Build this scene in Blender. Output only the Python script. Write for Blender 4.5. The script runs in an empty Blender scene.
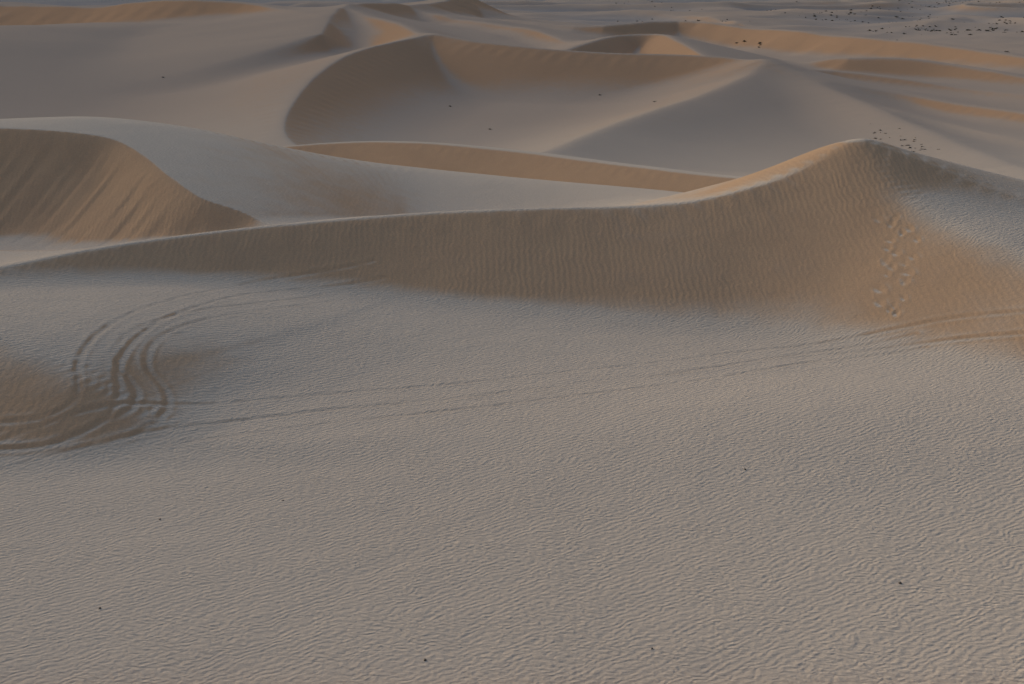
import bpy, math, numpy as np
# Survey of the dune field.  All heights are metres, the survey station (where the
# photographer stood) is 15 m above the pan; y runs away from the station, x to the right.
P=math.radians(15); CP,SP=math.cos(P),math.sin(P); F=1422.2; H=15.0
def S(u,v,y):
    a=(u-512)/F; b=(342-v)/F; s=y/(CP+b*SP)
    return (a*s, y, H+s*(-SP+b*CP))
f32=np.float32
# ---------- noise
def vnoise(x,y,seed=0):
    xi=np.floor(x).astype(np.int64); yi=np.floor(y).astype(np.int64)
    fx=(x-xi).astype(f32); fy=(y-yi).astype(f32)
    def h(a,b):
        n=(a*374761393+b*668265263+seed*974711)&0xffffffff
        n=((n^(n>>13))*1274126177)&0xffffffff
        n=n^(n>>16)
        return (n&0xffff).astype(f32)/65535.0-0.5
    fx=fx*fx*fx*(fx*(fx*6-15)+10); fy=fy*fy*fy*(fy*(fy*6-15)+10)
    a=h(xi,yi);b=h(xi+1,yi);c=h(xi,yi+1);d=h(xi+1,yi+1)
    return (a*(1-fx)+b*fx)*(1-fy)+(c*(1-fx)+d*fx)*fy
def sstep(a,b,x):
    t=np.clip((x-a)/(b-a),0,1); return t*t*(3-2*t)
def smax(a,b,k):
    m=np.maximum(a,b); t=np.maximum(1-np.abs(a-b)/k,0)
    return m+0.25*k*t*t
# ---------- grid
ys=[-25.0]
while ys[-1]<14: ys.append(ys[-1]+1.0)
while ys[-1]<330: ys.append(ys[-1]*1.0022)
while ys[-1]<1500: ys.append(ys[-1]*1.0038)
while ys[-1]<14000: ys.append(ys[-1]*1.02)
ys=np.array(ys)
tc=np.linspace(-0.42,0.42,860)
side=np.array([0.45,0.5,0.56,0.64,0.74,0.9,1.1,1.4])
tc=np.concatenate([-side[::-1],tc,side])
W=np.maximum(np.abs(ys),14)+0
X=(tc[None,:]*W[:,None]).astype(f32); Y=np.repeat(ys[:,None],len(tc),1).astype(f32)
NR,NC=X.shape
base=np.interp(Y,[-30,20,60,78,100,140,180,300,500,1000,3000,14000],[0.2,0.3,0,-0.3,-3,-8,-11,-12,-13,-15,-15,-15]).astype(f32)
base+=.5*np.exp(-((X-9)/15)**2-((Y-45)/6.5)**2)
Z=base.copy()
def crm(pts,n):
    p=np.array(pts,float); d=np.r_[0,np.cumsum(np.hypot(*(np.diff(p[:,:2],axis=0).T))**0.5)]
    m=np.gradient(p,d,axis=0)
    t=np.linspace(0,d[-1],n); i=np.clip(np.searchsorted(d,t,side='right')-1,0,len(d)-2)
    h=(d[i+1]-d[i])[:,None]; s=((t-d[i])/h[:,0])[:,None]
    return (2*s**3-3*s**2+1)*p[i]+(s**3-2*s*s+s)*h*m[i]+(-2*s**3+3*s*s)*p[i+1]+(s**3-s*s)*h*m[i+1]
def field(pts,rng,n=30):
    """smooth distance / height / side fields around a crest line"""
    c=crm(pts,n)
    r0=np.searchsorted(ys,c[:,1].min()-rng); r1=np.searchsorted(ys,c[:,1].max()+rng)
    x=X[r0:r1]; y=Y[r0:r1]
    xa,xb=c[:,0].min()-rng,c[:,0].max()+rng
    cols=np.where(((x>=xa)&(x<=xb)).any(axis=0))[0]
    c0,c1=cols[0],cols[-1]+1
    x=x[:,c0:c1]; y=y[:,c0:c1]
    sw=np.zeros(x.shape,f32); sz=sw.copy(); sd=sw.copy(); ss=sw.copy()
    for i in range(n-1):
        ax,ay,az=c[i]; dx,dy,dz=c[i+1]-c[i]; L2=dx*dx+dy*dy; L=math.sqrt(L2)
        px=x-f32(ax); py=y-f32(ay)
        t=np.clip((px*f32(dx)+py*f32(dy))/f32(L2),0,1)
        qx=px-t*f32(dx); qy=py-t*f32(dy)
        d2=qx*qx+qy*qy+f32(1e-3); d=np.sqrt(d2)
        w=1/(d2*d2); w*=w
        sw+=w; sz+=w*(f32(az)+t*f32(dz)); sd+=w*d
        ss+=w*(-(f32(dx)*qy-f32(dy)*qx)/(f32(L)*d))
    return (slice(r0,r1),slice(c0,c1)),sd/sw,sz/sw,ss/sw
def dune(pts,sf,sb,rf=0.05,rb=0.05,k=1.0,rng=60,n=30,wob=0.0):
    global Z
    sl,d,z,s=field(pts,rng,n)
    wf=sstep(-0.5,0.5,s)
    slope=wf*sf+(1-wf)*sb; r=wf*rf+(1-wf)*rb
    h=z-slope*(np.sqrt(d*d+r*r)-r)
    if wob: h+=wob*vnoise(X[sl]/9,Y[sl]/9,5)*np.minimum(d/3,1)
    Z[sl]=smax(Z[sl],h,k)
# ================= far plain relief
fr=sstep(420,600,Y)
rn=1-2*np.abs(vnoise(X/95+Y/300,Y/70,21)+.35*vnoise(X/40,Y/30,22))
Z+=fr*np.maximum(rn-.45,0)*9*sstep(-.2,.3,vnoise(X/400,Y/300,23)+.1)
# ================= far field
dune([S(-200,-8,620),S(0,1,560),S(100,4,520),S(180,2,490),S(250,4,470),S(290,13,430),S(330,30,380)],.5,.1,.5,2,4,300)
dune([S(-300,70,260),S(-100,36,340),S(60,24,410),S(180,24,425),S(260,30,400),S(320,44,370)],.14,.1,25,20,5,300,50)
dune([S(320,34,350),S(333,14,400),S(350,5,450),S(400,3,500),S(470,-2,600)],.45,.12,.5,3,3,250)
dune([S(345,6,450),S(365,16,410),S(400,24,370),S(424,36,332)],.4,.25,.5,3,2,120)
dune([S(400,6,520),S(470,22,460),S(540,33,410),S(575,46,370)],.5,.15,.5,3,3,200)
dune([S(420,3,640),S(520,24,540),S(600,27,510),S(680,24,530),S(760,28,490),S(850,36,440),S(950,46,400),S(1040,60,365),S(1120,75,340)],.5,.12,.5,3,3,220)
dune([S(560,52,330),S(590,42,355),S(625,35,375),S(655,34,375),S(680,42,350),S(705,56,320)],.5,.2,.5,2,2,90)
dune([S(850,58,352),S(900,58,348),S(950,64,340),S(1040,80,318),S(1120,92,300)],.45,.15,.5,3,2,70)
dune([S(775,68,318),S(830,70,318),S(900,78,310),S(960,88,300),S(1060,99,280),S(1150,110,265)],.45,.13,.5,3,2,110)
dune([S(830,88,268),S(900,94,262),S(960,104,250),S(1060,118,230),S(1150,135,215)],.45,.15,.5,3,2,80)
dune([S(900,118,236),S(950,125,226),S(1000,137,214),S(1060,150,204),S(1150,165,195)],.45,.15,.5,3,2,60)
dune([S(860,40,560),S(930,26,640),S(965,16,720),S(1000,17,700),S(1060,28,600)],.3,.15,2,5,4,200)
dune([S(480,8,800),S(560,12,780),S(640,13,760),S(700,17,690),S(740,20,620)],.35,.1,1,5,4,250)
dune([S(560,3,1000),S(700,5,980),S(820,4,1000),S(900,8,900)],.3,.1,2,5,5,300)
# ================= D bowl
dune([S(300,150,180),S(286,138,188),S(284,122,200),S(296,98,222),S(318,74,252),S(350,54,285),S(390,43,310),S(430,37,325),S(480,42,316),S(540,48,308),S(610,53,302),S(680,55,297),S(735,58,290),S(768,66,280),
      ],.42,.24,.15,1.0,5,150,60)
dune([S(768,65,282),S(745,77,268),S(700,96,240),S(650,113,218),S(600,131,200),S(545,153,180),S(500,168,165)],.25,.2,1.0,1.5,3,120,40)
dune([S(768,65,282),S(800,80,272),S(850,98,250),S(900,120,225),S(960,148,200),S(1030,178,175),S(1100,205,160)],.26,.3,2.0,1.5,3,90)
# C
dune([S(240,152,160),S(285,146,158),S(350,142,156),S(420,143,152),S(520,152,145),S(600,162,138),S(700,174,130),S(770,181,125),S(850,200,118)],.5,.2,.15,2,1.2,45,70)
# B dome
dune([S(-300,135,84),S(-120,125,88),S(0,120,90),S(100,118,91.5),S(200,129,94),S(300,151,97),S(400,170,99),S(500,182,98),S(600,191,95),S(690,199,90)],.11,.3,3,8,1.5,60,80)
# slip-face carve on B
sl,d,z,s=field([S(-300,140,88),S(-120,130,88),S(0,130,87),S(70,131,86.3),S(112,137,85.5),S(140,152,83),S(170,178,79),S(205,206,76),S(250,228,75),S(300,240,72)],45,60)
wf=sstep(-0.5,0.5,s)
cut=wf*0.56*np.sqrt(d*d+.01)
xx=X[sl];yy=Y[sl]
stri=vnoise((xx-yy*.45)/.45,(yy+xx*.45)/5,61)*.12+vnoise((xx-yy*.45)/1.3,(yy+xx*.45)/9,62)*.13
floor=np.minimum(base[sl]+.3,Z[sl])
Z[sl]=np.where(wf>0.01,smax(Z[sl]-cut+stri*wf*sstep(0.3,2.5,d)*sstep(40,20,d),floor,1.2)-0.3*sstep(0,3,d)*wf,Z[sl])
# ================= main dune
dune([S(-250,300,52),S(-100,285,55),S(0,268,58),S(60,256,60),S(135,243,62.5),S(250,229,65),S(400,216,67),S(520,210,67.5),S(640,205,67.8),S(700,199,68),S(750,187,68.5),S(800,172,69.5),S(835,158,70.3),S(862,144,71),S(885,152,70.5),S(930,172,70),S(980,194,69),S(1040,212,68),S(1150,240,66)],.41,.22,.12,.5,1.0,40,60,.35)
# right shoulder coming toward the camera
dune([S(862,145,71),S(895,180,67.8),S(945,211,64.3),S(1000,235,61),S(1060,260,58),S(1150,290,54)],.42,.15,2.0,3,1.0,25,40)
dune([S(935,338,55.2),S(965,320,56.3),S(995,305,57.2),S(1040,294,57.8),S(1160,290,57.8)],.42,.3,.3,1,.5,20)
# left spur
dune([S(-250,306,51.2),S(-100,318,49.9),S(0,332,48.7),S(50,350,47.4),S(92,376,46.0),S(125,398,45.3),S(165,420,44.6),S(200,441,43.7)],.32,.06,1.0,2,.6,16,40)
# ================= micro relief
n=vnoise(X/19+.3,Y/15,31)*.4+vnoise(X/7,Y/7,2)*.10+vnoise(X/2.3,Y/2.3,3)*.03
far=sstep(300,600,Y)
Z+=n*sstep(20,30,Y)*(0.45+far*1.5)
Z+=far*(vnoise(X/60,Y/40,8)*3.0+vnoise(X/25,Y/18,9)*1.2)
# ================= terrain lookup
def ground(x,y):
    i=int(np.clip(np.searchsorted(ys,y)-1,0,NR-2)); t=(y-ys[i])/(ys[i+1]-ys[i])
    k=int(np.clip(np.searchsorted(tc,x/W[i])-1,0,NC-2))
    def row(j):
        x0,x1=X[j,k],X[j,k+1]; s=min(max((x-x0)/(x1-x0),-1),2); return Z[j,k]*(1-s)+Z[j,k+1]*s
    return float(row(i)*(1-t)+row(i+1)*t)
def hit(u,v,y0=25):
    y=y0
    while y<3000:
        p=S(u,v,y)
        if ground(p[0],p[1])>=p[2]: return p[0],p[1],ground(p[0],p[1])
        y*=1.003
    return None
def G(u,v):
    return hit(u,v,30)[:2]
# tyre tracks
r0,r1=np.searchsorted(ys,30),np.searchsorted(ys,80)
x=X[r0:r1];y=Y[r0:r1];dz=np.zeros(x.shape,f32);trk=np.zeros(Z.shape,f32)
def pdist(c):
    best=np.full(x.shape,1e9,f32)
    for i in range(len(c)-1):
        ax,ay=c[i];dx,dy=c[i+1]-c[i];L2=dx*dx+dy*dy+1e-9
        px=x-f32(ax);py=y-f32(ay);t=np.clip((px*f32(dx)+py*f32(dy))/f32(L2),0,1)
        best=np.minimum(best,(px-t*f32(dx))**2+(py-t*f32(dy))**2)
    return np.sqrt(best)
def track(pts,depth=.05,gauge=1.6):
    global dz
    c=crm([(a,b,0) for a,b in pts],40)[:,:2]
    tg=np.gradient(c,axis=0);tg/=np.linalg.norm(tg,axis=1)[:,None];nr=np.stack([-tg[:,1],tg[:,0]],1)
    for o in (-gauge/2,gauge/2):
        d=pdist(c+nr*o)
        var=np.clip(.7+.9*vnoise(x/3.3,y/3.3,int(o*10)+40)+.9*vnoise(x/.45,y/.45,int(o*10)+41),0.15,1.3)
        dz-=depth*var*(np.exp(-(d/.10)**2)-.55*np.exp(-((d-.22)/.09)**2))
        trk[r0:r1]=np.maximum(trk[r0:r1],var*np.exp(-(d/.18)**2))
track([G(-40,470),G(60,440),G(170,417),G(300,405),G(480,388),G(640,371),G(800,352),G(930,334),G(1040,322)],.024)
track([G(160,436),G(320,418),G(500,400),G(680,378),G(820,357),G(920,342)],.018,1.3)
track([G(-30,440),G(50,432),G(95,405),G(98,365),G(118,335),G(165,310),G(250,290),G(380,270)],.024,1.3)
track([G(60,452),G(140,420),G(152,395),G(132,365),G(145,335),G(205,315),G(330,298)],.014,1.0)
Z[r0:r1]+=dz
# footprints down the hollow
rng=np.random.default_rng(3)
dz=np.zeros(x.shape,f32)
for i in range(22):
    t=min(max(i/21+rng.normal(0,.03),0),1)
    px,py=G(900-6*t+ (7 if i%2 else -6)+rng.normal(0,6),216+98*t)
    a=rng.uniform(-.6,.6); ca,sa=math.cos(a),math.sin(a); sc1=rng.uniform(.75,1.35)
    ex_=((x-px)*ca+(y-py)*sa)/(.13*sc1); ey_=(-(x-px)*sa+(y-py)*ca)/(.22*sc1)
    d=np.sqrt(ex_*ex_+ey_*ey_)
    dz-=.05*rng.uniform(.3,1.1)*np.exp(-d**2)-.018*np.exp(-(d-1.5)**2*3)*(ey_<.4)
Z[r0:r1]+=dz
# ================= mesh
me=bpy.data.meshes.new("sand_dunes")
co=np.stack([X,Y,Z],-1).reshape(-1,3).astype(f32)
idx=np.arange(NR*NC).reshape(NR,NC)
q=np.stack([idx[:-1,:-1],idx[:-1,1:],idx[1:,1:],idx[1:,:-1]],-1).reshape(-1,4).astype(np.int32)
me.vertices.add(len(co));me.vertices.foreach_set("co",co.ravel())
me.loops.add(q.size);me.loops.foreach_set("vertex_index",q.ravel())
me.polygons.add(len(q));me.polygons.foreach_set("loop_start",np.arange(0,q.size,4,dtype=np.int32))
me.polygons.foreach_set("use_smooth",np.ones(len(q),bool))
me.update(calc_edges=True)
at=me.attributes.new("track",'FLOAT','POINT');at.data.foreach_set("value",trk.ravel())
ob=bpy.data.objects.new("sand_dunes",me);bpy.context.scene.collection.objects.link(ob)
# ================= shrubs and stones
def blades(name,spots,mat):
    vs=[];fs=[]
    for (x0,y0,z0,r) in spots:
        for k in range(26):
            a=rng.uniform(0,6.283);e=rng.uniform(.1,1.3);rr=r*rng.uniform(.5,1.1)
            d=np.array([math.cos(a)*math.cos(e),math.sin(a)*math.cos(e),math.sin(e)*.75])*rr
            b=np.array([x0,y0,z0-.05])+np.array([math.cos(a),math.sin(a),0])*r*.15
            s=np.array([-math.sin(a),math.cos(a),0])*r*.16
            m_=b+d*.6
            j=len(vs);vs+= [tuple(b),tuple(m_+s),tuple(b+d),tuple(m_-s+np.array([0,0,r*.1]))]
            fs.append((j,j+1,j+2,j+3))
    mm_=bpy.data.meshes.new(name);mm_.from_pydata(vs,[],fs);mm_.materials.append(mat)
    o_=bpy.data.objects.new(name,mm_);bpy.context.scene.collection.objects.link(o_)
def stones(name,spots,mat):
    import bmesh
    bm=bmesh.new()
    from mathutils import Vector
    for (x0,y0,z0,r) in spots:
        g=bmesh.ops.create_icosphere(bm,subdivisions=2,radius=r)
        sc_=rng.uniform(.6,1.3,3)
        for v_ in g['verts']:
            v_.co=Vector((v_.co.x*sc_[0],v_.co.y*sc_[1],v_.co.z*sc_[2]*.7))*(1+rng.uniform(-.18,.18))+Vector((x0,y0,z0+r*.2))
    mm_=bpy.data.meshes.new(name);bm.to_mesh(mm_);mm_.materials.append(mat)
    o_=bpy.data.objects.new(name,mm_);bpy.context.scene.collection.objects.link(o_)
def simple(name,c1,c2,scale):
    m_=bpy.data.materials.new(name);m_.use_nodes=True;t_=m_.node_tree
    b_=t_.nodes['Principled BSDF'];b_.inputs['Roughness'].default_value=.95
    n_=t_.nodes.new('ShaderNodeTexNoise');n_.inputs['Scale'].default_value=scale
    r_=t_.nodes.new('ShaderNodeValToRGB');r_.color_ramp.elements[0].color=(*c1,1);r_.color_ramp.elements[1].color=(*c2,1)
    g_=t_.nodes.new('ShaderNodeNewGeometry');t_.links.new(g_.outputs['Position'],n_.inputs['Vector'])
    t_.links.new(n_.outputs['Fac'],r_.inputs[0]);t_.links.new(r_.outputs[0],b_.inputs['Base Color']);return m_
sh=simple("dry_shrub",(.035,.035,.025),(.09,.08,.05),3)
stn=simple("dark_stone",(.05,.04,.035),(.12,.10,.08),20)
spots=[]
def putw(x0,y0,r): spots.append((x0,y0,ground(x0,y0),r))
ex=[hit(872,130,90),hit(932,153,90)]
for i in range(34):
    t=rng.uniform(0,1)**1.3; putw(ex[0][0]*(1-t)+ex[1][0]*t+rng.normal(0,1.1),ex[0][1]*(1-t)+ex[1][1]*t+rng.normal(0,3),rng.uniform(.12,.36))
for i in range(9): 
    h_=hit(rng.uniform(805,846),rng.uniform(155,162),85); putw(h_[0],h_[1],rng.uniform(.1,.2))
for u,v in ((450,107),(600,95),(655,102),(163,78),(490,130)): h_=hit(u,v,120); putw(h_[0],h_[1],.4)
for i in range(2800):
    y0=440+620*rng.uniform(0,1); x0=y0*(.07+.38*rng.uniform(0,1)**.7)
    if vnoise(np.array([x0/45.]),np.array([y0/60.]),77)[0]>.04 and ground(x0,y0)<-10.5: putw(x0,y0,rng.uniform(.3,1.1))
blades("desert_shrubs",spots,sh)
sp2=[]
for u,v in ((425,662),(283,501),(900,585),(100,610),(652,650),(160,520),(745,470),(415,690)):
    h_=hit(u,v,18)
    if h_: sp2.append((*h_,rng.uniform(.03,.045)))
stones("small_stones",sp2,stn)
# ================= sand material
m=bpy.data.materials.new("rippled_sand");m.use_nodes=True;nt=m.node_tree;N=nt.nodes;L=nt.links
N.clear()
def nd(t,**k):
    a=N.new(t)
    for kk,v in k.items(): setattr(a,kk,v)
    return a
def val(sock,v):
    if isinstance(v,bpy.types.NodeSocket): L.new(v,sock)
    else: sock.default_value=v
def math_(op,a,b=0.0,c=None):
    n_=nd('ShaderNodeMath',operation=op);val(n_.inputs[0],a);val(n_.inputs[1],b)
    if c is not None: val(n_.inputs[2],c)
    return n_.outputs[0]
def maprange(x_,a,b,c=0.,d=1.):
    n_=nd('ShaderNodeMapRange',interpolation_type='SMOOTHSTEP');val(n_.inputs['Value'],x_)
    n_.inputs['From Min'].default_value=a;n_.inputs['From Max'].default_value=b;n_.inputs['To Min'].default_value=c;n_.inputs['To Max'].default_value=d
    return n_.outputs['Result']
geo=nd('ShaderNodeNewGeometry');pos=geo.outputs['Position']
def mapping(sc,rot=0,src=None):
    n_=nd('ShaderNodeMapping');L.new(src or pos,n_.inputs['Vector'])
    n_.inputs['Scale'].default_value=sc;n_.inputs['Rotation'].default_value=(0,0,rot);return n_.outputs[0]
def noise(vec,sc,det=3,rough=.5,dist=0,out='Fac'):
    n_=nd('ShaderNodeTexNoise');L.new(vec,n_.inputs['Vector']);n_.inputs['Scale'].default_value=sc;n_.inputs['Detail'].default_value=det
    n_.inputs['Roughness'].default_value=rough;n_.inputs['Distortion'].default_value=dist;return n_.outputs[out]
def mix(f,a,b):
    n_=nd('ShaderNodeMix',data_type='RGBA');val(n_.inputs['Factor'],f)
    for s_,v in ((n_.inputs['A'],a),(n_.inputs['B'],b)):
        if isinstance(v,tuple): s_.default_value=(*v,1)
        else: L.new(v,s_)
    return n_.outputs['Result']
sep=nd('ShaderNodeSeparateXYZ');L.new(pos,sep.inputs[0])
sn=nd('ShaderNodeSeparateXYZ');L.new(geo.outputs['Normal'],sn.inputs[0])
py_=sep.outputs['Y']
big=noise(pos,.05,3,.6); med=noise(pos,.6,3,.6); fine=noise(pos,14,2,.7)
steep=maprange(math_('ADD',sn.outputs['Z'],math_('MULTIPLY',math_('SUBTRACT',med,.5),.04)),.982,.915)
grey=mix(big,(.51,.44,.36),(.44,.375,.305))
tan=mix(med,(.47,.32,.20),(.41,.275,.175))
# sand colour darkened with distance, standing in for shade on the far dunes
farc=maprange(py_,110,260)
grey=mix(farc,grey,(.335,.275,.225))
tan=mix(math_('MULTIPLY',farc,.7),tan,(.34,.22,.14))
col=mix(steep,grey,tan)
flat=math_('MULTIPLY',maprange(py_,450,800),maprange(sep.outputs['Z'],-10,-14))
col=mix(math_('MULTIPLY',flat,.8),col,(.24,.235,.235))  # grey gravel of the far flats, with distance haze painted into the same colour
ta=nd('ShaderNodeAttribute',attribute_name='track')
vf=math_('MULTIPLY',math_('MULTIPLY_ADD',fine,.4,.8),math_('MULTIPLY_ADD',ta.outputs['Fac'],-.09,1))
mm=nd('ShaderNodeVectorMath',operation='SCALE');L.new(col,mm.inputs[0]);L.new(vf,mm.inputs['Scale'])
# domain warp so that the ripple crests wander, fork and break up
wv=nd('ShaderNodeVectorMath',operation='SUBTRACT');L.new(noise(pos,1.2,2,.5,0,'Color'),wv.inputs[0]);wv.inputs[1].default_value=(.5,.5,.5)
ws=nd('ShaderNodeVectorMath',operation='SCALE');L.new(wv.outputs[0],ws.inputs[0]);ws.inputs['Scale'].default_value=.5
wa=nd('ShaderNodeVectorMath',operation='ADD');L.new(pos,wa.inputs[0]);L.new(ws.outputs[0],wa.inputs[1])
wp=wa.outputs[0]
def wave(vec,sc,dist,dsc,dirn='Y'):
    n_=nd('ShaderNodeTexWave',wave_type='BANDS',bands_direction=dirn,wave_profile='SIN');L.new(vec,n_.inputs['Vector'])
    n_.inputs['Scale'].default_value=sc;n_.inputs['Distortion'].default_value=dist;n_.inputs['Detail'].default_value=1;n_.inputs['Detail Scale'].default_value=dsc
    return n_.outputs['Fac']
w1=wave(mapping((1,1,0),.55,wp),1.45,3.5,1.2)
w1b=wave(mapping((1,1,0),-.70,wp),1.6,3.5,1.2)
scales=noise(mapping((4.8,7.6,0),.25,wp),1.0,1,.5)
pch=noise(pos,.45,2)
wf_=math_('ADD',math_('MULTIPLY',w1,maprange(pch,.38,.62,.25,.65)),math_('MULTIPLY',w1b,maprange(pch,.62,.38,.25,.65)))
wf_=math_('ADD',wf_,math_('MULTIPLY',scales,2.4))
w2=math_('MULTIPLY',wave(mapping((1,.3,0),-.10,wp),1.1,2.5,.5,'X'),maprange(big,.35,.65,.2,.7))
rip=mix(steep,wf_,w2)
amp=math_('MULTIPLY',maprange(py_,45,150,1,.0),maprange(pch,.35,.65,.7,1.05))
hgt=math_('MULTIPLY',math_('MULTIPLY',rip,amp),.019)
hgt=math_('ADD',hgt,math_('MULTIPLY',noise(pos,8,2,.6),.020))
hgt=math_('ADD',hgt,math_('MULTIPLY',med,.05))
bmp=nd('ShaderNodeBump');bmp.inputs['Strength'].default_value=1;bmp.inputs['Distance'].default_value=1;L.new(hgt,bmp.inputs['Height'])
bs=nd('ShaderNodeBsdfDiffuse');bs.inputs['Roughness'].default_value=.5
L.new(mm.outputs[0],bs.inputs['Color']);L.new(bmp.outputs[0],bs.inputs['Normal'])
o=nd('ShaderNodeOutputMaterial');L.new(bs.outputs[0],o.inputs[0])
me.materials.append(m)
# ================= light
sc=bpy.context.scene
w=bpy.data.worlds.new("World");sc.world=w;w.use_nodes=True
el,az=math.radians(22),math.radians(-46)   # azimuth measured from +Y toward +X
sk=w.node_tree.nodes.new('ShaderNodeTexSky');sk.sky_type='NISHITA';sk.sun_disc=False;sk.sun_elevation=el;sk.sun_rotation=az;sk.dust_density=4
bg=w.node_tree.nodes['Background'];bg.inputs['Strength'].default_value=.15
w.node_tree.links.new(sk.outputs[0],bg.inputs['Color'])
sd=bpy.data.lights.new("sun",'SUN');sd.energy=1.65;sd.angle=math.radians(18);sd.color=(1,.85,.68)
so=bpy.data.objects.new("sun",sd);sc.collection.objects.link(so)
from mathutils import Vector
dirv=Vector((math.sin(az)*math.cos(el),math.cos(az)*math.cos(el),math.sin(el)))
so.rotation_euler=dirv.to_track_quat('Z','Y').to_euler()
cd=bpy.data.cameras.new("camera");cd.sensor_width=36;cd.lens=50;cd.clip_end=30000
cam=bpy.data.objects.new("camera",cd);sc.collection.objects.link(cam)
cam.location=(0,0,H);cam.rotation_euler=(math.radians(75),0,0);sc.camera=cam
sc.view_settings.view_transform='Standard';sc.view_settings.look='None';sc.view_settings.exposure=0
